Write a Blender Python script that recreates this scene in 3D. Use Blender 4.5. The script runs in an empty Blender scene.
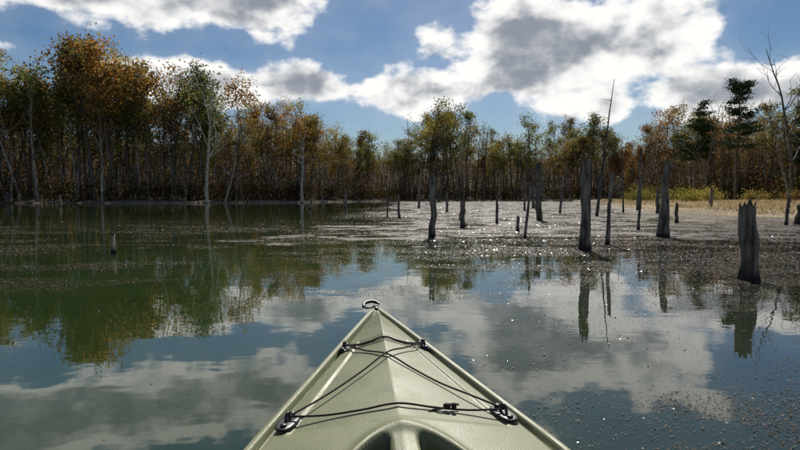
import bpy, math, random
import numpy as np
from mathutils import Vector, Matrix
random.seed(7); rng=np.random.default_rng(7)
scene=bpy.context.scene
scene.view_settings.view_transform='Standard'
try: scene.view_settings.look='None'
except Exception: pass
scene.view_settings.exposure=0
COL=scene.collection
SUN_AZ=math.radians(9); SUN_EL=math.radians(43)   # azimuth from +Y towards +X

# ---------------------------------------------------------------- helpers
_tab=rng.random((256,256))
def vnoise(x,y):
    xi=np.floor(x).astype(int); yi=np.floor(y).astype(int)
    fx=x-xi; fy=y-yi; fx=fx*fx*(3-2*fx); fy=fy*fy*(3-2*fy)
    a=_tab[xi%256,yi%256]; b=_tab[(xi+1)%256,yi%256]; c=_tab[xi%256,(yi+1)%256]; d=_tab[(xi+1)%256,(yi+1)%256]
    return (a*(1-fx)+b*fx)*(1-fy)+(c*(1-fx)+d*fx)*fy
def fbm(x,y,o=4):
    s=0;a=.5;t=0
    for i in range(o):
        s=s+a*vnoise(x*2**i+17.3*i,y*2**i+9.1*i); t+=a; a*=.5
    return s/t
def sstep(a,b,x):
    t=np.clip((x-a)/(b-a),0,1); return t*t*(3-2*t)

class MB:
    """mesh builder collecting quads/tris with per-vertex colours"""
    def __init__(s): s.v=[];s.f=[];s.c=[];s.n=0
    def add(s,v,f,c):
        v=np.asarray(v,float); f=np.asarray(f,int)
        s.v.append(v); s.f.append(f+s.n); s.n+=len(v)
        c=np.asarray(c,float)
        if c.ndim==1: c=np.tile(c,(len(v),1))
        s.c.append(c)
    def build(s,name,mat,smooth=False,parent=None):
        me=bpy.data.meshes.new(name)
        v=np.concatenate(s.v); c=np.concatenate(s.c)
        f=np.concatenate(s.f)
        k=f.shape[1]
        me.vertices.add(len(v)); me.vertices.foreach_set('co',v.astype(np.float32).ravel())
        me.loops.add(f.size); me.loops.foreach_set('vertex_index',f.astype(np.int32).ravel())
        me.polygons.add(len(f)); me.polygons.foreach_set('loop_start',np.arange(0,f.size,k,dtype=np.int32))
        me.polygons.foreach_set('loop_total',np.full(len(f),k,dtype=np.int32))
        me.polygons.foreach_set('use_smooth',np.full(len(f),smooth))
        me.update(calc_edges=True); me.validate()
        a=me.color_attributes.new('Col','FLOAT_COLOR','POINT')
        cc=np.ones((len(v),4),np.float32); cc[:,:3]=c
        if len(a.data)==len(v): a.data.foreach_set('color',cc.ravel())
        ob=bpy.data.objects.new(name,me); COL.objects.link(ob)
        if mat: me.materials.append(mat)
        if parent: ob.parent=parent
        return ob

def tube(pts,rad,n=6):
    pts=np.asarray(pts,float); rad=np.asarray(rad,float); m=len(pts)
    tan=np.gradient(pts,axis=0); tan/=np.linalg.norm(tan,axis=1)[:,None]+1e-9
    ref=np.array([0,0,1.]) if abs(tan[0][2])<.8 else np.array([1.,0,0])
    u=np.cross(tan,ref); u/=np.linalg.norm(u,axis=1)[:,None]+1e-9
    w=np.cross(tan,u)
    an=np.linspace(0,2*np.pi,n,endpoint=False)
    V=(pts[:,None,:]+rad[:,None,None]*(np.cos(an)[None,:,None]*u[:,None,:]+np.sin(an)[None,:,None]*w[:,None,:])).reshape(-1,3)
    i=np.arange(m-1)[:,None]*n; j=np.arange(n)[None,:]; j2=(j+1)%n
    F=np.stack([i+j,i+j2,i+n+j2,i+n+j],-1).reshape(-1,4)
    return V,F

# ---------------------------------------------------------------- materials
def newmat(name):
    m=bpy.data.materials.new(name); m.use_nodes=True; nt=m.node_tree
    for n in list(nt.nodes): nt.nodes.remove(n)
    out=nt.nodes.new('ShaderNodeOutputMaterial'); return m,nt,out
class NT:
    def __init__(s,nt): s.nt=nt
    def n(s,t,**k):
        x=s.nt.nodes.new(t)
        for a,b in k.items(): setattr(x,a,b)
        return x
    def L(s,a,b): s.nt.links.new(a,b)
    def setin(s,sock,v):
        if isinstance(v,bpy.types.NodeSocket): s.L(v,sock)
        else: sock.default_value=v
    def m(s,op,a,b=0.0,c=None,clamp=False):
        x=s.n('ShaderNodeMath',operation=op,use_clamp=clamp)
        s.setin(x.inputs[0],a); s.setin(x.inputs[1],b)
        if c is not None: s.setin(x.inputs[2],c)
        return x.outputs[0]
    def mr(s,v,a,b,c=0.0,d=1.0):
        x=s.n('ShaderNodeMapRange',interpolation_type='SMOOTHSTEP')
        s.setin(x.inputs['Value'],v)
        for k,q in zip(('From Min','From Max','To Min','To Max'),(a,b,c,d)): s.setin(x.inputs[k],q)
        return x.outputs['Result']
    def mix(s,f,a,b,bt='MIX'):
        x=s.n('ShaderNodeMix',data_type='RGBA',blend_type=bt)
        s.setin(x.inputs[0],f); s.setin(x.inputs[6],a if isinstance(a,bpy.types.NodeSocket) else (*a,1)); s.setin(x.inputs[7],b if isinstance(b,bpy.types.NodeSocket) else (*b,1))
        return x.outputs[2]
    def noise(s,vec,scale,detail=4,rough=.5,dim='3D'):
        x=s.n('ShaderNodeTexNoise',noise_dimensions=dim); s.L(vec,x.inputs['Vector'])
        x.inputs['Scale'].default_value=scale; x.inputs['Detail'].default_value=detail; x.inputs['Roughness'].default_value=rough
        return x.outputs['Fac']
    def mapping(s,vec,sc=(1,1,1),loc=(0,0,0)):
        x=s.n('ShaderNodeMapping'); s.L(vec,x.inputs[0]); x.inputs['Scale'].default_value=sc; x.inputs['Location'].default_value=loc
        return x.outputs[0]

def leaf_mat(name,trans=.4):
    m,nt,out=newmat(name); T=NT(nt)
    a=T.n('ShaderNodeAttribute',attribute_name='Col')
    d=T.n('ShaderNodeBsdfDiffuse'); t=T.n('ShaderNodeBsdfTranslucent'); mx=T.n('ShaderNodeMixShader')
    T.L(a.outputs['Color'],d.inputs[0]); T.L(a.outputs['Color'],t.inputs[0]); mx.inputs[0].default_value=trans
    T.L(d.outputs[0],mx.inputs[1]); T.L(t.outputs[0],mx.inputs[2]); T.L(mx.outputs[0],out.inputs[0]); return m
def bark_mat(name,use_attr=True,c1=(.05,.042,.035),c2=(.2,.18,.155),scale=6,bump=.02,wet=False,det=5):
    m,nt,out=newmat(name); T=NT(nt)
    tc=T.n('ShaderNodeTexCoord'); v=T.mapping(tc.outputs['Object'],(scale,scale,scale*.12))
    n1=T.noise(v,2.0,det,.65); v2=T.mapping(tc.outputs['Object'],(scale*.3,scale*.3,scale*.25)); n2=T.noise(v2,1.5,2)
    p=T.n('ShaderNodeBsdfPrincipled'); p.inputs['Roughness'].default_value=.85
    f=T.mr(T.m('ADD',T.m('MULTIPLY',n1,.75),T.m('MULTIPLY',n2,.35)),.4,.72)
    col=T.mix(f,c1,c2)
    if use_attr:
        a=T.n('ShaderNodeAttribute',attribute_name='Col'); col=T.mix(1.0,col,a.outputs['Color'],'MULTIPLY')
    if wet:
        g=T.n('ShaderNodeNewGeometry'); sp=T.n('ShaderNodeSeparateXYZ'); T.L(g.outputs['Position'],sp.inputs[0])
        wf=T.mr(sp.outputs[2],.03,.16,1,0); col=T.mix(wf,col,(.018,.015,.011))
    T.L(col,p.inputs['Base Color'])
    if bump>0:
        b=T.n('ShaderNodeBump'); b.inputs['Strength'].default_value=1; b.inputs['Distance'].default_value=bump; T.L(n1,b.inputs['Height']); T.L(b.outputs[0],p.inputs['Normal'])
    T.L(p.outputs[0],out.inputs[0]); return m

M_leaf=leaf_mat('autumn_foliage',.5)
M_needle=leaf_mat('pine_needles',.15)
M_bark=bark_mat('forest_bark',True,(.08,.066,.053),(.26,.225,.185),3,0,det=2)
M_dead=bark_mat('weathered_deadwood',True,(.04,.033,.026),(.36,.32,.27),9,.03,True)

# ---------------------------------------------------------------- shore layout (polar about the lake's boat)
def pol(tab):
    a=np.array([t[0] for t in tab]); b=np.array([t[1] for t in tab])
    return lambda az: np.interp(az,a,b)
Rsh=pol([(-3.1416,40),(-1.6,70),(-1.0,105),(-.643,104),(-.512,97),(-.359,94),(-.185,100),(-.1,118),(0,138),(.185,146),(.3,128),(.35,85),(.41,46),(.512,33),(.643,26),(1.0,23),(1.6,30),(3.1416,40)])
Rtr=pol([(-3.1416,46),(-1.6,75),(-1.0,108),(-.643,107),(-.512,100),(-.359,97),(-.185,103),(-.1,121),(0,141),(.185,149),(.36,128),(.43,112),(.512,98),(.643,80),(1.0,62),(1.6,50),(3.1416,46)])
Hgt=pol([(-1.2,21),(-.70,24),(-.643,24),(-.60,24.5),(-.53,28),(-.47,26.5),(-.42,22.5),(-.359,22.5),(-.33,21.5),(-.27,20.5),(-.22,18.5),(-.185,19),(-.1,17.5),(0,20),(.05,24),(.10,25.5),(.14,22),(.185,22.5),(.27,21),(.359,19),(.43,16.5),(.512,16),(.643,14.5),(1.2,13)])
def shoreR(az): return Rsh(az)+ (fbm(az*9+40,az*0+3.3,3)-.5)*9
def ground_z(x,y):
    r=np.hypot(x,y); az=np.arctan2(x,y); d=r-shoreR(az)
    far=Rtr(az)-Rsh(az)
    z=np.where(d<0,-1.2*sstep(0,6,-d)-.02, .30*sstep(0,1.5,d)+.25*sstep(2,far+4,d))
    z=z+(.25*Hgt(az)+9.0)*sstep(6,75,r-Rtr(az))*1.1+ (fbm(x*.35+50,y*.35+50,3)-.5)*.22*sstep(0,3,d)
    return z

azs=np.linspace(-np.pi,np.pi,721); 
rs=np.concatenate([np.linspace(0.5,18,12),np.linspace(18.5,170,240),np.geomspace(172,3000,40)])
A,R=np.meshgrid(azs,rs); X=R*np.sin(A); Y=R*np.cos(A); Z=ground_z(X,Y)
nv=len(azs); V=np.stack([X,Y,Z],-1).reshape(-1,3)
i=np.arange(len(rs)-1)[:,None]*nv; j=np.arange(nv-1)[None,:]
F=np.stack([i+j,i+nv+j,i+nv+j+1,i+j+1],-1).reshape(-1,4)
m,nt,out=newmat('leaf_litter_ground'); T=NT(nt)
g=T.n('ShaderNodeNewGeometry'); pos=g.outputs['Position']
n2=T.noise(pos,6,5,.7)
a=T.n('ShaderNodeAttribute',attribute_name='Col')
col=T.mix(T.mr(n2,.3,.7),(.45,.45,.45),(1.3,1.3,1.3)); col=T.mix(1.0,a.outputs['Color'],col,'MULTIPLY')
p=T.n('ShaderNodeBsdfPrincipled'); p.inputs['Roughness'].default_value=.95; T.L(col,p.inputs['Base Color'])
b=T.n('ShaderNodeBump'); b.inputs['Distance'].default_value=.15; T.L(n2,b.inputs['Height']); T.L(b.outputs[0],p.inputs['Normal']); T.L(p.outputs[0],out.inputs[0])
rr=np.hypot(V[:,0],V[:,1]); aa=np.arctan2(V[:,0],V[:,1]); dd=rr-shoreR(aa); tt=rr-Rtr(aa)
mud=np.array([.17,.135,.10]); tan=np.array([.40,.31,.19]); lit=np.array([.075,.048,.028])
cn=fbm(V[:,0]*.2,V[:,1]*.2,3)[:,None]
wR=sstep(.34,.41,aa)[:,None]
c=mud*(1-wR)*1.4+tan*wR*(.7+.7*cn)
w=sstep(-2,2,tt)[:,None]; c=c*(1-w)+lit*w
mb=MB(); mb.add(V,F,c); mb.build('ground',m,True)

# ---------------------------------------------------------------- water
m,nt,out=newmat('pond_water'); T=NT(nt)
g=T.n('ShaderNodeNewGeometry'); pos=g.outputs['Position']; sp=T.n('ShaderNodeSeparateXYZ'); T.L(pos,sp.inputs[0]); px,py=sp.outputs[0],sp.outputs[1]
big=T.noise(T.mapping(pos,(.10,.22,1),(3,1,0)),1,3,.55)
murk=T.mix(T.mr(big,.35,.65),(.018,.036,.010),(.042,.062,.022))
rightf=T.mr(T.m('ADD',px,T.m('MULTIPLY',big,4)),0,6)
murk=T.mix(rightf,murk,(.024,.028,.021))
p=T.n('ShaderNodeBsdfPrincipled'); T.L(murk,p.inputs['Base Color']); p.inputs['Roughness'].default_value=.012; p.inputs['IOR'].default_value=1.62
r1=T.noise(T.mapping(pos,(1,1.5,1)),1.8,3,.5)
b=T.n('ShaderNodeBump'); b.inputs['Strength'].default_value=1; b.inputs['Distance'].default_value=.0018; T.L(r1,b.inputs['Height']); T.L(b.outputs[0],p.inputs['Normal'])
q=T.n('ShaderNodeBsdfPrincipled'); q.inputs['Roughness'].default_value=.55; q.inputs['Specular IOR Level'].default_value=.30
wn=T.noise(T.mapping(pos,(1,1.6,1)),4,5,.72)
wl=T.noise(T.mapping(pos,(.25,.6,1),(4,4,0)),1,3,.6)
wc=T.mix(T.mr(wn,.38,.62),(.03,.022,.014),(.125,.092,.066)); wc=T.mix(T.mr(wl,.40,.62),wc,(.05,.037,.024))
T.L(wc,q.inputs['Base Color'])
b2=T.n('ShaderNodeBump'); b2.inputs['Strength'].default_value=1; b2.inputs['Distance'].default_value=.04; T.L(T.noise(pos,16,3,.7),b2.inputs['Height']); T.L(b2.outputs[0],q.inputs['Normal'])
edge=T.noise(T.mapping(pos,(.12,.12,1),(9,2,0)),1,3,.5)
fx=T.mr(T.m('ADD',T.m('ADD',px,2.5),T.m('MULTIPLY',T.m('SUBTRACT',edge,.5),10)),-2,3)
fy=T.mr(T.m('ADD',py,T.m('MULTIPLY',T.m('SUBTRACT',edge,.5),8)),5.0,13)
reg=T.m('MULTIPLY',fx,fy)
st=T.noise(T.mapping(pos,(.55,.7,1)),1.2,8,.70)
th=T.m('SUBTRACT',.80,T.m('MULTIPLY',reg,.315))
mask=T.mr(T.m('SUBTRACT',st,th),-.015,.03)
mask=T.m('MULTIPLY',mask,T.mr(wn,.38,.50))
mx=T.n('ShaderNodeMixShader'); T.L(mask,mx.inputs[0]); T.L(p.outputs[0],mx.inputs[1]); T.L(q.outputs[0],mx.inputs[2]); T.L(mx.outputs[0],out.inputs[0])
mb=MB(); S=300
gx=np.linspace(-S,S,31); GX,GY=np.meshgrid(gx,gx); V=np.stack([GX,GY,GX*0],-1).reshape(-1,3)
i=np.arange(30)[:,None]*31; j=np.arange(30)[None,:]
mb.add(V,np.stack([i+j,i+j+1,i+32+j,i+31+j],-1).reshape(-1,4),(1,1,1)); mb.build('water',m,True)

# ---------------------------------------------------------------- floating leaves / pondweed
def scatter_weed():
    N=1500000
    d=np.exp(rng.uniform(math.log(1.5),math.log(60),N)); az=rng.uniform(-.95,1.0,N)
    x=d*np.sin(az); y=d*np.cos(az)
    e=fbm(x*.12+9,y*.12+2,3)-.5
    fx=sstep(-2,3,x+2.5+e*12); fy=sstep(3.4,9,y+e*7+.3*np.maximum(x,0))
    reg=fx*fy
    near=sstep(-.5,1.6,x)*sstep(1.0,2.2,y)
    st=fbm(x*.5+5,y*1.5+8,5)
    st2=fbm(x*1.3+15,y*2.6+8,4); st3=fbm(x*.7+25,y*.7+18,3)
    left=sstep(3.8,5.2,y)*sstep(22,11,y)
    stk=sstep(.50,.60,st+.06*left)*sstep(.40,.55,st2)
    pr=reg*(.12+.88*sstep(.42,.56,st))*.85+ .50*near*(.2+sstep(.45,.62,st3))*(.25+sstep(.42,.6,st2))+ stk*left*.8+.002
    pr*=np.clip(d/14,.28,1.0)**.5
    k=rng.random(N)<pr
    x=x[k];y=y[k];d=d[k];reg=reg[k]
    kk=~((np.abs(x)<.6-.16*y)&(y<2.5))
    x=x[kk];y=y[kk];d=d[kk];reg=reg[kk]; n=len(x)
    s=rng.uniform(.004,.015,n)*np.clip(d/8,.40,2.6)**.85*np.where(rng.random(n)<.07,1.7,1)
    rot=rng.uniform(0,2*np.pi,n); asp=rng.uniform(.12,.7,n)
    tx=rng.normal(0,.12,n); ty=rng.normal(0,.12,n)+.03
    an=np.linspace(0,2*np.pi,4,endpoint=False)
    lx=np.cos(an)[None]*s[:,None]*rng.uniform(.6,1.3,(n,4)); ly=np.sin(an)[None]*s[:,None]*asp[:,None]*rng.uniform(.6,1.3,(n,4))
    wx=lx*np.cos(rot)[:,None]-ly*np.sin(rot)[:,None]; wy=lx*np.sin(rot)[:,None]+ly*np.cos(rot)[:,None]
    z=.002+rng.uniform(0,.004,n)[:,None]+wx*tx[:,None]+wy*ty[:,None]
    z=np.maximum(z,.0008+0*z)
    V=np.stack([x[:,None]+wx,y[:,None]+wy,z],-1).reshape(-1,3)
    F=np.arange(n*4).reshape(-1,4)
    pal=np.array([[.11,.07,.035],[.075,.052,.027],[.11,.078,.047],[.05,.044,.022],[.09,.07,.045],[.25,.19,.15]])
    idx=rng.integers(0,6,n); pale=(rng.random(n)<.26)&(rng.random(n)<reg+.2*(x>0)); idx=np.where(pale,5,np.where(idx==5,np.where(rng.random(n)<.2,5,1),idx))
    c=pal[idx]*rng.uniform(.6,1.15,(n,1))
    print('weed bits',n)
    return V,F,np.repeat(c,4,axis=0)
m,nt,out=newmat('floating_leaf'); T=NT(nt)
a=T.n('ShaderNodeAttribute',attribute_name='Col'); p=T.n('ShaderNodeBsdfPrincipled'); T.L(a.outputs['Color'],p.inputs['Base Color'])
sr=T.n('ShaderNodeSeparateColor'); T.L(a.outputs['Color'],sr.inputs[0]); wet=T.mr(sr.outputs[0],.13,.16)
T.L(T.m('SUBTRACT',.55,T.m('MULTIPLY',wet,.32)),p.inputs['Roughness']); T.L(T.m('ADD',.10,T.m('MULTIPLY',wet,.60)),p.inputs['Specular IOR Level'])
T.L(p.outputs[0],out.inputs[0])
mb=MB(); mb.add(*scatter_weed()); mb.build('floating_pondweed',m)

# ---------------------------------------------------------------- trees
def wander(p0,d0,L,n,jit,up=0.0):
    pts=[np.array(p0,float)]; d=np.array(d0,float); d/=np.linalg.norm(d)
    for k in range(n):
        d=d+rng.normal(0,jit,3)+np.array([0,0,up]); d/=np.linalg.norm(d); pts.append(pts[-1]+d*L/n)
    return np.array(pts)
def leaves(cent,n,spread,size,flat=.7):
    c=cent+rng.normal(0,1,(n,3))*np.array([spread,spread,spread*flat])
    u=rng.normal(0,1,(n,3)); u/=np.linalg.norm(u,axis=1)[:,None]
    w=np.cross(u,rng.normal(0,1,(n,3))); w/=np.linalg.norm(w,axis=1)[:,None]
    s=size*rng.uniform(.6,1.3,(n,1)); 
    V=np.stack([c-u*s,c+w*s*.6,c+u*s,c-w*s*.6],1).reshape(-1,3)
    return V,np.arange(n*4).reshape(-1,4)
def decid(H=1.0,dens=1.0,low=.35,narrow=1.0,lsz=.22):
    W=[];Lf=[]
    tr=wander((0,0,-.4),(rng.normal(0,.05),rng.normal(0,.05),1),H*.93,10,.045)
    r0=H*.010+.03; W.append(tube(tr,np.linspace(r0,r0*.18,11)*np.array([1.35]+[1]*10),6))
    nl=int(rng.integers(12,18))
    for k in range(nl):
        t=rng.uniform(low,.97) if k>2 else rng.uniform(low,.6); q=t*10; i0=min(int(q),9); p=tr[i0]*(1-(q-i0))+tr[i0+1]*(q-i0)
        az=rng.uniform(0,2*np.pi); el=rng.uniform(.35,.95)+.35*t
        L=H*(.30-.20*(t-low)/(1-low)*1.0)*rng.uniform(.6,1.15)*narrow
        d=(math.cos(az)*math.cos(el),math.sin(az)*math.cos(el),math.sin(el))
        lm=wander(p,d,L,5,.14,.05); rl=r0*(1-t)*.5+.02
        W.append(tube(lm,np.linspace(rl,rl*.3,6),4))
        for s in range(4):
            i1=rng.integers(2,6); d2=np.array(d)+rng.normal(0,.55,3); d2[2]=abs(d2[2])*.6+.15
            sb=wander(lm[i1],d2,L*.45,3,.2,.05); W.append(tube(sb,np.linspace(rl*.45,.012,4),3))
            tone=rng.uniform(.5,1.4)
            if rng.random()<.86: Lf.append((*leaves(sb[-1],int(28*dens*rng.uniform(.3,1.5)),H*.031,lsz),tone))
            if rng.random()<.65: Lf.append((*leaves(sb[1],int(14*dens*rng.uniform(.3,1.4)),H*.028,lsz),tone*.85))
    return W,Lf
def mergev(W,Lf):
    vs=[];fs=[];n=0
    for V,F in W: vs.append(V);fs.append(F+n);n+=len(V)
    lv=[];lf=[];lt=[];n2=0
    for V,F,t in Lf: lv.append(V);lf.append(F+n2);n2+=len(V);lt.append(np.full(len(V),t))
    return [np.concatenate(vs),np.concatenate(fs),np.concatenate(lv),np.concatenate(lf),np.concatenate(lt)]
variants=[mergev(*decid(20,dens=rng.uniform(.55,1.2),low=rng.uniform(.32,.58),narrow=rng.uniform(.7,1.1),lsz=.205)) for k in range(20)]
palL=np.array([[.28,.22,.05],[.20,.215,.05],[.32,.18,.045],[.16,.185,.05],[.33,.25,.055],[.23,.14,.05],[.36,.21,.05],[.18,.20,.055],[.24,.17,.055],[.26,.25,.05]])
palC=np.array([[.21,.19,.05],[.25,.18,.05],[.17,.175,.05],[.27,.20,.05],[.22,.14,.05],[.34,.27,.065],[.20,.20,.05]])
palR=np.array([[.28,.155,.05],[.24,.17,.05],[.19,.165,.05],[.31,.17,.05],[.17,.17,.05]])
wood=MB(); leaf=MB()
def put(vr,x,y,H,tint,wc=1.0,keep=1.0):
    wv,wf,lv,lf,lt=vr; s=H/20; a=rng.uniform(0,2*np.pi); ca,sa=math.cos(a),math.sin(a)
    z=float(ground_z(np.array([x]),np.array([y]))[0]); sx=s*rng.uniform(.85,1.1)
    def tf(v):
        o=np.empty_like(v)
        o[:,0]=(v[:,0]*ca-v[:,1]*sa)*sx+x; o[:,1]=(v[:,0]*sa+v[:,1]*ca)*sx+y; o[:,2]=v[:,2]*s+z; return o
    wood.add(tf(wv),wf,np.array([wc,wc,wc]))
    n=len(lf); c=np.tile(tint,(len(lv),1))*lt[:,None]
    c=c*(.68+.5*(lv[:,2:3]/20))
    jit=np.repeat(rng.uniform(.6,1.35,n),4)[:,None]; hue=np.repeat(rng.normal(0,.14,(n,1)),4,axis=0)
    c=c*jit; c[:,0:1]*=(1+hue); c[:,1:2]*=(1-hue*.3)
    V=tf(lv); F=lf
    if keep<1:
        kk=rng.random(n)<keep; F=lf[kk]; V=V[F.ravel()]; c=c[F.ravel()]; F=np.arange(len(V)).reshape(-1,4)
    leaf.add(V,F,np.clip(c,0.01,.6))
def jit(az): return float(shoreR(np.array([az]))[0])-float(Rsh(az))
NTREE=580
for k in range(NTREE):
    az=-1.0+2.05*(k+rng.random())/NTREE
    off=rng.choice([rng.uniform(0,6),rng.uniform(4,20),rng.uniform(18,52)],p=[.36,.34,.30])
    R0=float(Rtr(az))+jit(az); r=R0+off
    x,y=r*math.sin(az),r*math.cos(az); z=float(ground_z(np.array([x]),np.array([y]))[0])
    H=(float(Hgt(az))*(r/R0 if off>12 else 1)-max(z-.6,0))*(rng.uniform(.45,.93) if rng.random()<.76 else rng.uniform(.9,1.14))
    if off>12: H*=.90
    H=max(H,6)
    pal=palL if az<-.12 else (palC if az<.3 else palR)
    tint=pal[rng.integers(len(pal))]*rng.uniform(.7,1.2)
    put(variants[rng.integers(len(variants))],x,y,H,tint,wc=rng.choice([.7,1.1,1.8,2.6],p=[.33,.32,.23,.12]),keep=rng.choice([1,.55,.12],p=[.56,.26,.18]))
for k in range(2300):
    az=rng.uniform(-1.0,1.05); off=rng.uniform(-.5,45); r=float(Rtr(az))+off+jit(az)
    x,y=r*math.sin(az),r*math.cos(az); z=float(ground_z(np.array([x]),np.array([y]))[0])
    h=rng.uniform(3,13)*min(1,float(Hgt(az))/18)*(1 if off<20 else .75); tr=wander((x,y,z-.2),(rng.normal(0,.09),rng.normal(0,.09),1),h,5,.04)
    wood.add(*tube(tr,np.linspace(rng.uniform(.05,.13),.02,6),4),np.array([1,1,1])*rng.choice([.7,1.2,2.2]))
    pal=palL if az<-.12 else (palC if az<.3 else palR)
    t=pal[rng.integers(len(pal))]*np.array([.85,.66,.8])*rng.uniform(.35,.85)
    for s in range(3):
        V,F=leaves(tr[rng.integers(1,6)]+rng.normal(0,.6,3),int(rng.integers(8,26)),rng.uniform(.6,1.5),.19); leaf.add(V,F,t*rng.uniform(.6,1.3))
for k in range(1600):
    az=rng.uniform(-1.0,1.05); off=rng.uniform(-1.0,6)+ (rng.uniform(0,50) if rng.random()<.6 else 0); r=float(Rtr(az))+off+jit(az)
    x,y=r*math.sin(az),r*math.cos(az); z=float(ground_z(np.array([x]),np.array([y]))[0])
    t=np.array([.12,.075,.038])*rng.uniform(.35,1.2) if rng.random()<.78 else np.array([.09,.10,.03])
    V,F=leaves(np.array([x,y,z+rng.uniform(.2,2.4)]),60,rng.uniform(.7,1.6),.2); leaf.add(V,F,t)
forest=bpy.data.objects.new('distant_forest',None); COL.objects.link(forest)
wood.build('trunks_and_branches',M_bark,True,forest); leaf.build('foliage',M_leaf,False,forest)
print('forest leaf verts',leaf.n)

# hero trees ------------------------------------------------------------
def dead_tree(name,x,y,H,lean=(0,0),r0=.2,limbs=7,tint=1.6,start=.35,z=None,spread=.3):
    z=float(ground_z(np.array([x]),np.array([y]))[0])-.3 if z is None else z
    mb=MB(); tr=wander((0,0,0),(lean[0],lean[1],1),H,12,.045); c=np.array([1,.97,.93])*tint
    mb.add(*tube(tr,np.linspace(r0,r0*.15,13)*np.array([1.5]+[1]*12),8),c)
    for k in range(limbs):
        t=start+(.95-start)*(k+.5)/limbs; q=t*12; i0=int(q); p=tr[i0]; a=rng.uniform(0,6.28); el=rng.uniform(.6,1.1)
        L=H*spread*rng.uniform(.6,1.2)*(1.2-t*.6); d=np.array([math.cos(a)*math.cos(el),math.sin(a)*math.cos(el)*.6,math.sin(el)])
        lm=wander(p,d,L,6,.16,.03); rl=r0*(1-t)*.6+.02; mb.add(*tube(lm,np.linspace(rl,rl*.25,7),5),c)
        for s in range(5):
            sb=wander(lm[rng.integers(2,7)],d+rng.normal(0,.6,3),L*.4,4,.2,.04); mb.add(*tube(sb,np.linspace(rl*.4,.01,5),4),c)
    ob=mb.build(name,M_dead,True); ob.location=(x,y,z); return ob
dead_tree('dead_tree',-30.6,85,21,(-.05,0),.34,10,2.5,.42,spread=.34)
dead_tree('dead_tree',-16.5,91,14,(-.06,0),.3,5,2.0,.6,spread=.2)
dead_tree('dead_tree',-29.0,87,12,(.22,0),.2,5,1.8,.5,spread=.25)
dead_tree('dead_tree',-62,85,15,(.05,0),.2,7,1.1,.4)
dead_tree('dead_tree',27.5,37.5,7.2,(-.25,0),.11,4,.8,.4,spread=.14)
dead_tree('bare_tree',45.5,62,18.5,(.03,0),.22,12,.7,.3,spread=.34)
dead_tree('bare_tree',40,70,13,(.0,0),.15,12,.9,.3,spread=.3)

def pine(name,x,y,H):
    z=float(ground_z(np.array([x]),np.array([y]))[0])-.3
    root=bpy.data.objects.new(name,None); COL.objects.link(root); root.location=(x,y,z)
    W=MB();N=MB(); tr=wander((0,0,0),(.02,0,1),H,12,.02); W.add(*tube(tr,np.linspace(.2,.03,13),7),(.8,.7,.6))
    for k in range(46):
        t=rng.uniform(.42,1.0); q=t*12; i0=min(int(q),11); p=tr[i0]+(tr[i0+1]-tr[i0])*(q-i0); a=rng.uniform(0,6.28)
        L=H*.20*(1.15-t)**.6*rng.uniform(.5,1.15)+.3; d=(math.cos(a),math.sin(a),rng.uniform(-.05,.35)); lm=wander(p,d,L,5,.1,.03)
        W.add(*tube(lm,np.linspace(.05,.012,6),4),(.8,.7,.6))
        for s in (2,3,4,5):
            V,F=leaves(lm[s]+np.array([0,0,.12]),38,.36,.12,.4); N.add(V,F,np.array([.036,.060,.024])*rng.uniform(.6,1.5))
    W.build('trunk',M_bark,True,root); N.build('needles',M_needle,False,root)
pine('pine_tree',44.6,71,16.0); pine('pine_tree',40.8,74,13.9); pine('pine_tree',50,66,11.5)

def bush(name,x,y,w,h,tint):
    z=float(ground_z(np.array([x]),np.array([y]))[0]); root=bpy.data.objects.new(name,None); COL.objects.link(root); root.location=(x,y,z)
    W=MB();N=MB()
    for k in range(16):
        a=rng.uniform(0,6.28); e=rng.uniform(.5,1.3); lm=wander((0,0,-.05),(math.cos(a)*math.cos(e)*w/h*1.3,math.sin(a)*math.cos(e),math.sin(e)),h*rng.uniform(.6,1),4,.15)
        W.add(*tube(lm,np.linspace(.03,.008,5),4),(1,1,1))
        for s in (2,3,4):
            V,F=leaves(lm[s],45,.22*w/1.6,.07,.8); N.add(V,F,np.array(tint)*rng.uniform(.6,1.35))
    W.build('stems',M_bark,True,root); N.build('leaves',M_leaf,False,root)
for (x,y,w,h,t) in [(31.5,58,2.6,1.3,(.30,.25,.06)),(35,60,3.0,1.5,(.36,.31,.07)),(38,57,2.4,1.3,(.30,.23,.07)),(28,62,2.6,1.6,(.22,.20,.05)),(41,55,2.4,1.4,(.28,.18,.06)),(24.5,66,2.4,1.8,(.18,.16,.05)),(44,60,3,1.8,(.22,.20,.05)),(33,64,3.4,2.1,(.27,.25,.06)),(37.5,65,3.2,2.0,(.32,.26,.06)),(30,66,3.2,2.4,(.22,.19,.05))]:
    bush('shrub',x,y,w,h,t)

mb=MB(); N=46000
az=rng.uniform(.36,1.1,N); r=Rsh(az)+rng.uniform(.5,38,N); x=r*np.sin(az); y=r*np.cos(az)
k=(fbm(x*.3,y*.3,3)>.46)&(r>shoreR(az)+.6); x=x[k];y=y[k]; z=ground_z(x,y); n=len(x)
h=rng.uniform(.10,.36,n); a=rng.uniform(0,6.28,n); ww=.025; lx=rng.normal(0,.1,n); ly=rng.normal(0,.1,n)
V=np.stack([np.stack([x-np.cos(a)*ww,y-np.sin(a)*ww,z-.02],-1),np.stack([x+np.cos(a)*ww,y+np.sin(a)*ww,z-.02],-1),np.stack([x+lx,y+ly,z+h],-1)],1).reshape(-1,3)
pal=np.array([[.42,.32,.18],[.34,.25,.14],[.24,.21,.09],[.50,.40,.25]]); c=np.repeat(pal[rng.integers(0,4,n)],3,axis=0)
mb.add(V,np.arange(3*n).reshape(-1,3),c); mb.build('dry_grass',M_leaf)

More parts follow.
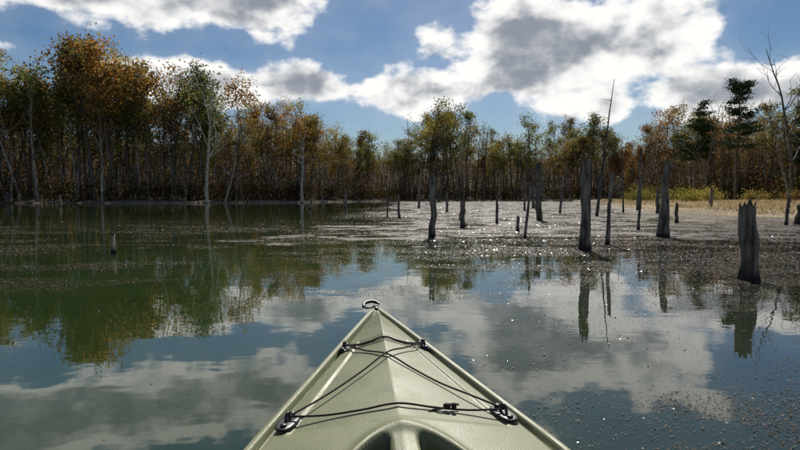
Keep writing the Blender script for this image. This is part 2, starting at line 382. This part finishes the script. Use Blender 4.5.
# ---------------------------------------------------------------- stumps standing in the water
def stump(name,x,y,H,r,lean=(0,0),tint=1.0,flare=1.3,top=.75,branches=0,jag=.12):
    nr=40; n=32; mb=MB(); ph=rng.uniform(0,100)
    t=np.linspace(0,1,nr)[:,None]; an=np.linspace(0,2*np.pi,n,endpoint=False)[None,:]
    zz=-.5+t*(H+.5); hh=np.clip(zz/H,-.3,1)
    rad=r*(top+(1-top)*(1-hh)+ (flare-1)*np.exp(-np.maximum(hh,0)*5))
    fl=fbm(np.cos(an)*2.6+ph+hh*0.8,np.sin(an)*2.6+ph+hh*1.6,5)-.5
    rad=rad*(1+.7*fl)*(1+.07*np.sin(hh*9+ph))
    jt=(fbm(np.cos(an)*2.6+ph+31,np.sin(an)*2.6+ph,4)-.5)*jag*min(H,1.0)*3.0*sstep(.72,1,hh)
    wob=r*.7*(fbm(hh*3+ph,hh*0+2,3)-fbm(np.array([[ph]]),np.array([[2.]]),3))*2
    V=np.stack([rad*np.cos(an)+lean[0]*np.maximum(zz,0)+wob,rad*np.sin(an)+lean[1]*np.maximum(zz,0)+0*an,zz+jt],-1).reshape(-1,3)
    i=np.arange(nr-1)[:,None]*n; j=np.arange(n)[None,:]; F=np.stack([i+j,i+(j+1)%n,i+n+(j+1)%n,i+n+j],-1).reshape(-1,4)
    c=np.array([1,.95,.89])*tint
    mb.add(V,F,c)
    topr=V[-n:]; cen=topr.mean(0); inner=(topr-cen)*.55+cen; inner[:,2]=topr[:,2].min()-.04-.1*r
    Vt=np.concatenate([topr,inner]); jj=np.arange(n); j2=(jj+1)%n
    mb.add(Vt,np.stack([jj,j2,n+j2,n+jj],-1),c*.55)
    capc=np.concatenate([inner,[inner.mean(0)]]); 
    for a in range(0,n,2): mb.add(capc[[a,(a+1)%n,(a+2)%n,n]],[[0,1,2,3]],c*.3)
    for b in range(branches):
        h=rng.uniform(.3,.95)*H; a=rng.uniform(0,6.28); L=rng.uniform(.06,.2)*min(H,1.4)
        lm=wander((lean[0]*h+math.cos(a)*r*.5,lean[1]*h+math.sin(a)*r*.5,h),(math.cos(a),math.sin(a),rng.uniform(.1,.9)),L,4,.15)
        mb.add(*tube(lm,np.linspace(r*.25,r*.08,5),6),c)
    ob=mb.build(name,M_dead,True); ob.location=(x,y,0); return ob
P=[(.70,11.6,1.32,.070,(0,0),1.0,1.1,.9,1),
(1.85,15.6,.74,.080,(0,0),1.1,1.1,.9,0),
(3.30,18.2,.95,.048,(.01,0),.9,1.1,.8,1),
(3.0,13.6,.38,.04,(.02,0),1.0,1.1,.8,0),
(2.62,11.2,1.13,.030,(.09,0),1.2,1.1,.75,1),
(5.4,20.6,2.2,.115,(0,0),.8,1.15,.85,2),
(3.02,8.7,1.42,.072,(.0,0),1.0,1.25,.95,1),
(3.78,9.7,1.3,.034,(.05,0),1.1,1.2,.8,2),
(6.35,14.2,1.35,.038,(.06,0),1.0,1.1,.7,2),
(5.72,11.6,1.62,.10,(.02,0),1.0,1.35,.5,2),
(9.4,18.1,.65,.05,(0,0),.9,1.1,.9,0),
(3.62,5.5,.80,.076,(-.01,.02),1.0,1.45,1.0,0),
(12.1,16.7,.85,.055,(.05,0),.8,1.1,.7,1),
(13.0,17.4,.62,.10,(0,0),.8,1.2,.9,0),
(-4.37,8.1,.28,.032,(.05,0),2.2,1.2,.8,0),
(-.04,22.5,.95,.05,(0,0),1.0,1.1,.8,0),
(-.55,23.0,.85,.04,(.02,0),1.1,1.1,.8,0),
(-35,55,1.1,.12,(0,0),1.2,1.1,.8,0),
(-62,84,1.8,.3,(.1,0),.6,1.1,.7,0),
(-4.6,45,1.6,.10,(0,0),1,1.1,.8,0),
(-6.8,40,.9,.08,(.2,0),1.0,1.1,.8,0),
(9.0,30,2.0,.07,(.02,0),.9,1.1,.7,1),
(12.6,34,2.6,.07,(.03,0),.9,1.1,.6,1),(14.5,30,1.3,.10,(0,0),.9,1.1,.9,0),(10.6,27,1.0,.07,(0,0),1,1.1,.9,0),
(16.5,37,4.2,.10,(.02,0),.8,1.1,.5,3),(1.6,45,1.8,.11,(0,0),1.1,1.1,.8,0),(2.9,33,1.2,.07,(.03,0),1,1.1,.8,0),
(11.0,44,3.2,.11,(-.02,0),.9,1.1,.6,2),(19.2,33,1.4,.12,(.05,0),.9,1.1,.8,0),(17,22,.6,.08,(.1,0),.9,1.1,.8,0)]
for (x,y,H,r,l,t,fl,tp,br) in P: stump('dead_tree_stump',x,y,H,r,l,t,fl,tp,br)
def snag(x,y,H,lean,r,tint=.8):
    mb=MB(); tr=wander((0,0,-.5),(lean,0,1),H+.5,14,.012); c=np.array([1,.96,.92])*tint
    mb.add(*tube(tr,np.linspace(r,r*.14,15),8),c)
    for k in range(9):
        i=rng.integers(4,14); a=rng.uniform(0,6.28); lm=wander(tr[i],(math.cos(a),math.sin(a),.5),rng.uniform(.1,.5),4,.2); mb.add(*tube(lm,np.linspace(r*.2,.005,5),4),c)
    ob=mb.build('dead_tree',M_dead,True); ob.location=(x,y,0)
snag(9.0,24.5,6.2,.075,.085,.6)
snag(13.0,31,4.2,-.02,.07,.7); snag(8.4,36,5.6,.01,.08,.8)
def stick(x,y,L,d,r=.008):
    mb=MB(); mb.add(*tube(wander((0,0,-.05),d,L,5,.12),np.linspace(r,r*.3,6),6),(.7,.65,.6)); ob=mb.build('broken_stick',M_dead,True); ob.location=(x,y,0)
stick(-4.72,8.3,.22,(-.5,0,.6)); stick(-4.3,8.0,.25,(.4,.2,.12)); stick(4.3,7.4,.25,(.3,0,.6)); stick(-1.0,11.5,.2,(.2,0,.7)); stick(6.0,8.2,.3,(.7,0,.35))

# ---------------------------------------------------------------- kayak
m,nt,out=newmat('sage_polyethylene'); T=NT(nt)
tc=T.n('ShaderNodeTexCoord'); o=tc.outputs['Object']
p=T.n('ShaderNodeBsdfPrincipled')
n1=T.noise(o,9,6,.65); n2=T.noise(T.mapping(o,(60,6,60)),2,4,.6); n3=T.noise(o,260,2,.5); n4=T.noise(o,3.5,5,.7)
col=T.mix(T.mr(n1,.3,.72),(.150,.164,.080),(.188,.200,.102))
col=T.mix(T.m('MULTIPLY',T.mr(n2,.60,.76),.30),col,(.30,.30,.18))
col=T.mix(T.m('MULTIPLY',T.mr(n4,.52,.72),.30),col,(.115,.105,.065))
col=T.mix(T.m('MULTIPLY',T.mr(n3,.64,.72),.6),col,(.07,.062,.04))
T.L(col,p.inputs['Base Color']); T.L(T.mr(n1,.2,.8,.40,.60),p.inputs['Roughness']); p.inputs['Specular IOR Level'].default_value=.38
b=T.n('ShaderNodeBump'); b.inputs['Distance'].default_value=.0006; T.L(n3,b.inputs['Height']); T.L(b.outputs[0],p.inputs['Normal']); T.L(p.outputs[0],out.inputs[0]); M_hull=m
def simple(name,c,r,bump=0):
    m,nt,out=newmat(name); T=NT(nt); p=T.n('ShaderNodeBsdfPrincipled'); tc=T.n('ShaderNodeTexCoord')
    n=T.noise(tc.outputs['Object'],120,3,.6); T.L(T.mix(n,tuple(v*.6 for v in c),tuple(v*1.5 for v in c)),p.inputs['Base Color']); p.inputs['Roughness'].default_value=r
    b=T.n('ShaderNodeBump'); b.inputs['Distance'].default_value=bump+.0002; T.L(n,b.inputs['Height']); T.L(b.outputs[0],p.inputs['Normal']); T.L(p.outputs[0],out.inputs[0]); return m
M_blk=simple('black_plastic',(.016,.016,.017),.42); M_cord=simple('bungee_line',(.026,.014,.012),.85,.0006)
kay=bpy.data.objects.new('kayak',None); COL.objects.link(kay)
LEN=3.15
def halfw(s):
    s=np.asarray(s,float); a=.014+.305*np.maximum(s,0); f=-np.log(np.exp(-40*a)+np.exp(-40*.41))/40
    f=f*np.sqrt(np.clip(s/.02,0,1)); bk=np.sqrt(np.clip((LEN-s)/.9,0,1)); return f*np.where(s>LEN-.9,bk,1)
def edgez(s): return .385-.095*sstep(-.3,1.5,np.asarray(s,float))
def opening(s,x):
    e=1-np.sqrt(((s-2.18)/1.0)**2+(x/.27)**2)
    o=sstep(0.0,.035,e)
    sp=sstep(.030,.055,np.abs(x)+np.clip(s-1.75,0,1)*.5)
    return o*sp, e
def deckz(s,x):
    s=np.asarray(s,float); x=np.asarray(x,float); w=np.maximum(halfw(s),1e-3)
    amp=.046*sstep(.02,.35,s)*(1-.4*sstep(1.0,1.6,s))
    u=np.abs(x); inn=w-.034
    z=edgez(s)+ amp*np.clip(1-u/np.maximum(inn,.01),0,1)
    z=z-.013*np.exp(-((u-inn)/.0055)**2)*sstep(.06,.16,s)
    z=z+.006*sstep(inn+.004,inn+.014,u)*sstep(w+.002,w-.010,u)
    z=z-.010*sstep(w-.008,w,u)
    pan=sstep(.50,.515,s)*sstep(1.12,1.10,s)
    z=z-.005*pan*sstep(inn-.045,inn-.053,u)
    op,e=opening(s,x)
    z=z+.012*np.exp(-((e+.02)/.022)**2)
    return z-op*.20
S=np.concatenate([np.linspace(0,.05,8),np.linspace(.06,LEN-.03,330),np.linspace(LEN-.028,LEN,6)])
K=131; tt=np.linspace(-1,1,K); tt=np.sign(tt)*(1-(1-np.abs(tt))**1.25)
W=halfw(S); SX=S[:,None]+0*tt[None,:]; XX=W[:,None]*tt[None,:]
ZZ=deckz(SX,XX)
mb=MB(); V=np.stack([XX,-SX,ZZ],-1).reshape(-1,3)
i=np.arange(len(S)-1)[:,None]*K; j=np.arange(K-1)[None,:]
mb.add(V,np.stack([i+j,i+K+j,i+K+j+1,i+j+1],-1).reshape(-1,4),(1,1,1)); mb.build('deck',M_hull,True,kay)
prof=[(1.0,0.0,0),(1.012,.004,-.006),(1.012,.004,-.022),(1.0,-.004,-.028),(.985,-.004,-.08),(.93,0,-.18),(.80,0,-.30),(.5,0,-.37),(0,0,-.39)]
for sgn in (-1,1):
    P3=[]
    for (a,o_,dz) in prof:
        x=(W*a+o_*np.minimum(1,W/.03))*sgn
        zb=deckz(S,W*1.0); keel=-.10+.30*np.exp(-S*5)+.25*np.exp(-(LEN-S)*5)
        z=np.maximum(zb+dz,keel) if dz<-.05 else zb+dz
        sh=np.where(dz<-.05, .35*(-dz)*np.exp(-S*6),0)
        P3.append(np.stack([x,-(S+sh),z],-1))
    P3=np.array(P3); n=len(S); mb=MB(); i=np.arange(len(prof)-1)[:,None]*n; j=np.arange(n-1)[None,:]
    mb.add(P3.reshape(-1,3),np.stack([i+j,i+n+j,i+n+j+1,i+j+1],-1).reshape(-1,4),(1,1,1)); mb.build('hull_side',M_hull,True,kay)
def kp(s,x,dz=0): return np.array([x,-s,float(deckz(s,x))+dz])
def part(name,V,F,mat,smooth=True):
    mb=MB(); mb.add(V,F,(1,1,1)); return mb.build(name,mat,smooth,kay)
def rope(name,pts,r,mat,n=8,sub=6):
    pts=np.array(pts); tpar=np.linspace(0,len(pts)-1,(len(pts)-1)*sub+1)
    Pp=np.vstack([2*pts[0]-pts[1],pts,2*pts[-1]-pts[-2]]); o=[]
    for t in tpar:
        k=min(int(t),len(pts)-2); u=t-k; a,b_,c_,d=Pp[k],Pp[k+1],Pp[k+2],Pp[k+3]
        o.append(.5*((2*b_)+(-a+c_)*u+(2*a-5*b_+4*c_-d)*u*u+(-a+3*b_-3*c_+d)*u**3))
    V,F=tube(o,np.full(len(o),r),n); return part(name,V,F,mat)
def ellipsoid(c,rad,rotz=0,n=20,m_=12):
    th=np.linspace(0,np.pi,m_)[:,None]; ph=np.linspace(0,2*np.pi,n,endpoint=False)[None,:]
    pw=lambda v,e: np.sign(v)*np.abs(v)**e
    x=pw(np.sin(th),.6)*pw(np.cos(ph),.8)*rad[0]; y=pw(np.sin(th),.6)*pw(np.sin(ph),.8)*rad[1]; z=pw(np.cos(th),.7)*rad[2]+0*ph
    V=np.stack([x*math.cos(rotz)-y*math.sin(rotz)+c[0],x*math.sin(rotz)+y*math.cos(rotz)+c[1],z+c[2]],-1).reshape(-1,3)
    i=np.arange(m_-1)[:,None]*n; j=np.arange(n)[None,:]; return V,np.stack([i+j,i+n+j,i+n+(j+1)%n,i+(j+1)%n],-1).reshape(-1,4)
pads={'FL':(.54,-.136),'FR':(.54,.136),'RL':(1.05,-.272),'RR':(1.05,.272)}
pt={}
for k_,(s,x) in pads.items():
    sg=1 if x>0 else -1; rz=sg*.28; big=1.35 if k_[0]=='R' else 1.0
    c=kp(s,x,.004); part('pad_eye_base',*ellipsoid(c,(.018*big,.038*big,.0055),rz),M_blk)
    for q in (-1,1):
        cc=kp(s+q*.024*big,x+q*sg*.007,.010); part('screw_boss',*ellipsoid(cc,(.0085,.0085,.006),0,14,8),M_blk)
    lp=[]
    for a in np.linspace(0,np.pi,9):
        lp.append(c+np.array([-math.sin(rz)*math.cos(a)*.014,math.cos(rz)*math.cos(a)*.014,.004+math.sin(a)*.020]))
    rope('pad_eye_loop',lp,.0042,M_blk,8,3); pt[k_]=c+np.array([0,0,.014])
r=.0028
def seg(a,b,lift=.006,n=7):
    o=[]
    for t in np.linspace(0,1,n):
        q=a*(1-t)+b*t; zz=float(deckz(-q[1],q[0]))+lift; q=q.copy(); q[2]=max(q[2],zz) ; o.append(q)
    return o
rope('bungee_cord',seg(pt['FL'],pt['FR'],.004)[:],r,M_cord)
e=np.array([0,.006,.0]); rope('bungee_cord',seg(pt['FL']+e*-2,pt['FR']-e*2.6,.007),r,M_cord)
rope('bungee_cord',seg(pt['FL'],pt['RR'],.006),r,M_cord)
rope('bungee_cord',seg(pt['FR'],pt['RL'],.013),r,M_cord)
rope('bungee_cord',seg(pt['RL'],pt['RR']+np.array([0,-.004,0]),.006),r,M_cord)
kq=pt['RL']*.27+pt['RR']*.73; kq[2]=float(deckz(-kq[1],kq[0]))+.012
part('bungee_knot',*ellipsoid(kq,(.010,.007,.007)),M_cord)
rope('bungee_tail',[kq,kq+[-.018,-.012,-.002],kq+[-.035,-.010,-.004],kq+[-.05,-.018,-.006]],.0026,M_cord); rope('bungee_tail',[kq,kq+[.015,.012,0],kq+[.034,.016,-.004]],.0026,M_cord)
part('bungee_knot',*ellipsoid(kq+[.018,.0,0],(.007,.006,.007)),M_cord)
tip=np.array([0,0,float(edgez(0))])
def K3(x,y,z): return tip+np.array([x,y,z])
rope('bow_handle_grip',[K3(-.055,-.045,.012),K3(-.052,-.015,.020),K3(-.030,.008,.024),K3(-.004,.014,.022),K3(.012,.0,.014)],.0075,M_blk,10)
rope('bow_handle_loop',[K3(-.055,-.045,.012),K3(-.040,-.062,.010),K3(-.022,-.050,.012),K3(-.012,-.030,.012),K3(.0,-.02,.008),K3(.012,.0,.014)],.0045,M_blk,8)
part('bow_fitting',*ellipsoid(K3(0,-.035,.004),(.010,.022,.006)),M_blk)
th=np.linspace(-1,1,21); sv=[]
for a in np.linspace(0,1,21):
    for t in th:
        if a<.6: s=1.95+a/.6*.42; z=.13+.035*t*t-.02*math.sin(a/.6*3.14)
        else: s=2.37+(a-.6)*.25; z=.13+(a-.6)/.4*.28+.0*t
        sv.append((t*.21,-s+(.04*t*t if a>=.6 else 0),z))
i=np.arange(20)[:,None]*21; j=np.arange(20)[None,:]; part('seat',np.array(sv),np.stack([i+j,i+21+j,i+22+j,i+1+j],-1).reshape(-1,4),M_blk)
kay.location=(-.108,2.36,-.015); kay.rotation_euler=(0,0,math.radians(5.6))

# ---------------------------------------------------------------- sky
w=bpy.data.worlds.new('World'); scene.world=w; w.use_nodes=True; nt=w.node_tree
for n in list(nt.nodes): nt.nodes.remove(n)
T=NT(nt); out=T.n('ShaderNodeOutputWorld')
sky=T.n('ShaderNodeTexSky',sky_type='NISHITA'); sky.sun_disc=False; sky.sun_elevation=SUN_EL; sky.sun_rotation=SUN_AZ; sky.air_density=1.0; sky.dust_density=.4; sky.ozone_density=2.4
tc=T.n('ShaderNodeTexCoord'); sp=T.n('ShaderNodeSeparateXYZ'); T.L(tc.outputs['Generated'],sp.inputs[0])
az=T.m('ARCTAN2',sp.outputs[0],sp.outputs[1]); el=T.m('ARCSINE',T.m('MINIMUM',T.m('MAXIMUM',sp.outputs[2],-.999),.999))
cb=T.n('ShaderNodeCombineXYZ'); T.L(az,cb.inputs[0]); T.L(T.m('MULTIPLY',el,1.5),cb.inputs[1]); v=cb.outputs[0]
ell=[(.27,.25,.22,.10,1.2),(.38,.28,.16,.10,1.2),(.03,.195,.19,.046,1.05),(-.25,.200,.28,.036,1.05),(-.48,.345,.36,.075,1.5),(.56,.165,.26,.045,1.05),
(-.2,.66,.35,.12,1),(.80,.55,.25,.10,1),(-.95,.45,.3,.08,1),(.15,.43,.14,.04,.8),(.36,.72,.3,.10,.8),(-.60,.47,.16,.05,1.0),(1.3,.3,.4,.1,1),(-1.6,.3,.4,.1,1),(2.6,.4,.6,.15,1)]
cur=None
for (ca,ce,ra,re,am) in ell:
    c2=T.n('ShaderNodeVectorMath',operation='MULTIPLY_ADD'); T.L(v,c2.inputs[0]); c2.inputs[1].default_value=(1/ra,1/(1.5*re),0); c2.inputs[2].default_value=(-ca/ra,-ce/re,0)
    l=T.n('ShaderNodeVectorMath',operation='LENGTH'); T.L(c2.outputs[0],l.inputs[0])
    q=T.m('MULTIPLY',T.m('MAXIMUM',T.m('SUBTRACT',1.0,l.outputs['Value']),-1.2),am)
    cur=q if cur is None else T.m('SMOOTH_MAX',cur,q,.25)
n1=T.noise(v,6.5,7,.56); n2=T.noise(v,2.4,2,.5)
vo=T.n('ShaderNodeVectorMath',operation='ADD'); T.L(v,vo.inputs[0]); vo.inputs[1].default_value=(-.008,.040,0); n1b=T.noise(vo.outputs[0],6.5,4,.5)
d0=T.m('ADD',T.m('MULTIPLY',cur,.50),T.m('ADD',T.m('MULTIPLY',T.m('SUBTRACT',n1,.5),1.8),T.m('MULTIPLY',T.m('SUBTRACT',n2,.47),.5)))
alpha=T.mr(d0,-.06,.17)
wisp=T.m('MULTIPLY',T.mr(d0,-.42,.05),.08)
alpha=T.m('MAXIMUM',alpha,wisp)
lit=T.m('SUBTRACT',n1,n1b)
thk=T.mr(T.m('SUBTRACT',d0,T.m('MULTIPLY',lit,2.4)),.12,.54)
n3=T.noise(v,17,4,.6)
thk=T.m('MULTIPLY',thk,T.mr(n3,.25,.6,.72,1.0))
ccol=T.mix(thk,(1.0,.985,.96),(.27,.30,.35))
bg1=T.n('ShaderNodeBackground'); bg1.inputs[1].default_value=.060; hs=T.n('ShaderNodeHueSaturation'); hs.inputs['Saturation'].default_value=1.25; T.L(sky.outputs[0],hs.inputs['Color']); T.L(hs.outputs[0],bg1.inputs[0])
bg2=T.n('ShaderNodeBackground'); T.L(ccol,bg2.inputs[0]); bg2.inputs[1].default_value=1.03
mx=T.n('ShaderNodeMixShader'); T.L(T.m('MULTIPLY',alpha,.98),mx.inputs[0]); T.L(bg1.outputs[0],mx.inputs[1]); T.L(bg2.outputs[0],mx.inputs[2]); T.L(mx.outputs[0],out.inputs[0])

sl=bpy.data.lights.new('sun','SUN'); sl.energy=5.0; sl.angle=math.radians(.5); sl.color=(1,.94,.84)
so=bpy.data.objects.new('sun',sl); COL.objects.link(so)
dirv=Vector((math.sin(SUN_AZ)*math.cos(SUN_EL),math.cos(SUN_AZ)*math.cos(SUN_EL),math.sin(SUN_EL)))
so.rotation_euler=dirv.to_track_quat('Z','Y').to_euler()

cd=bpy.data.cameras.new('camera'); cam=bpy.data.objects.new('camera',cd); COL.objects.link(cam); scene.camera=cam
cd.lens=24; cd.sensor_width=36; cd.clip_start=.05; cd.clip_end=6000
cam.location=(0,0,.85); cam.rotation_euler=(math.radians(87.1),0,0)
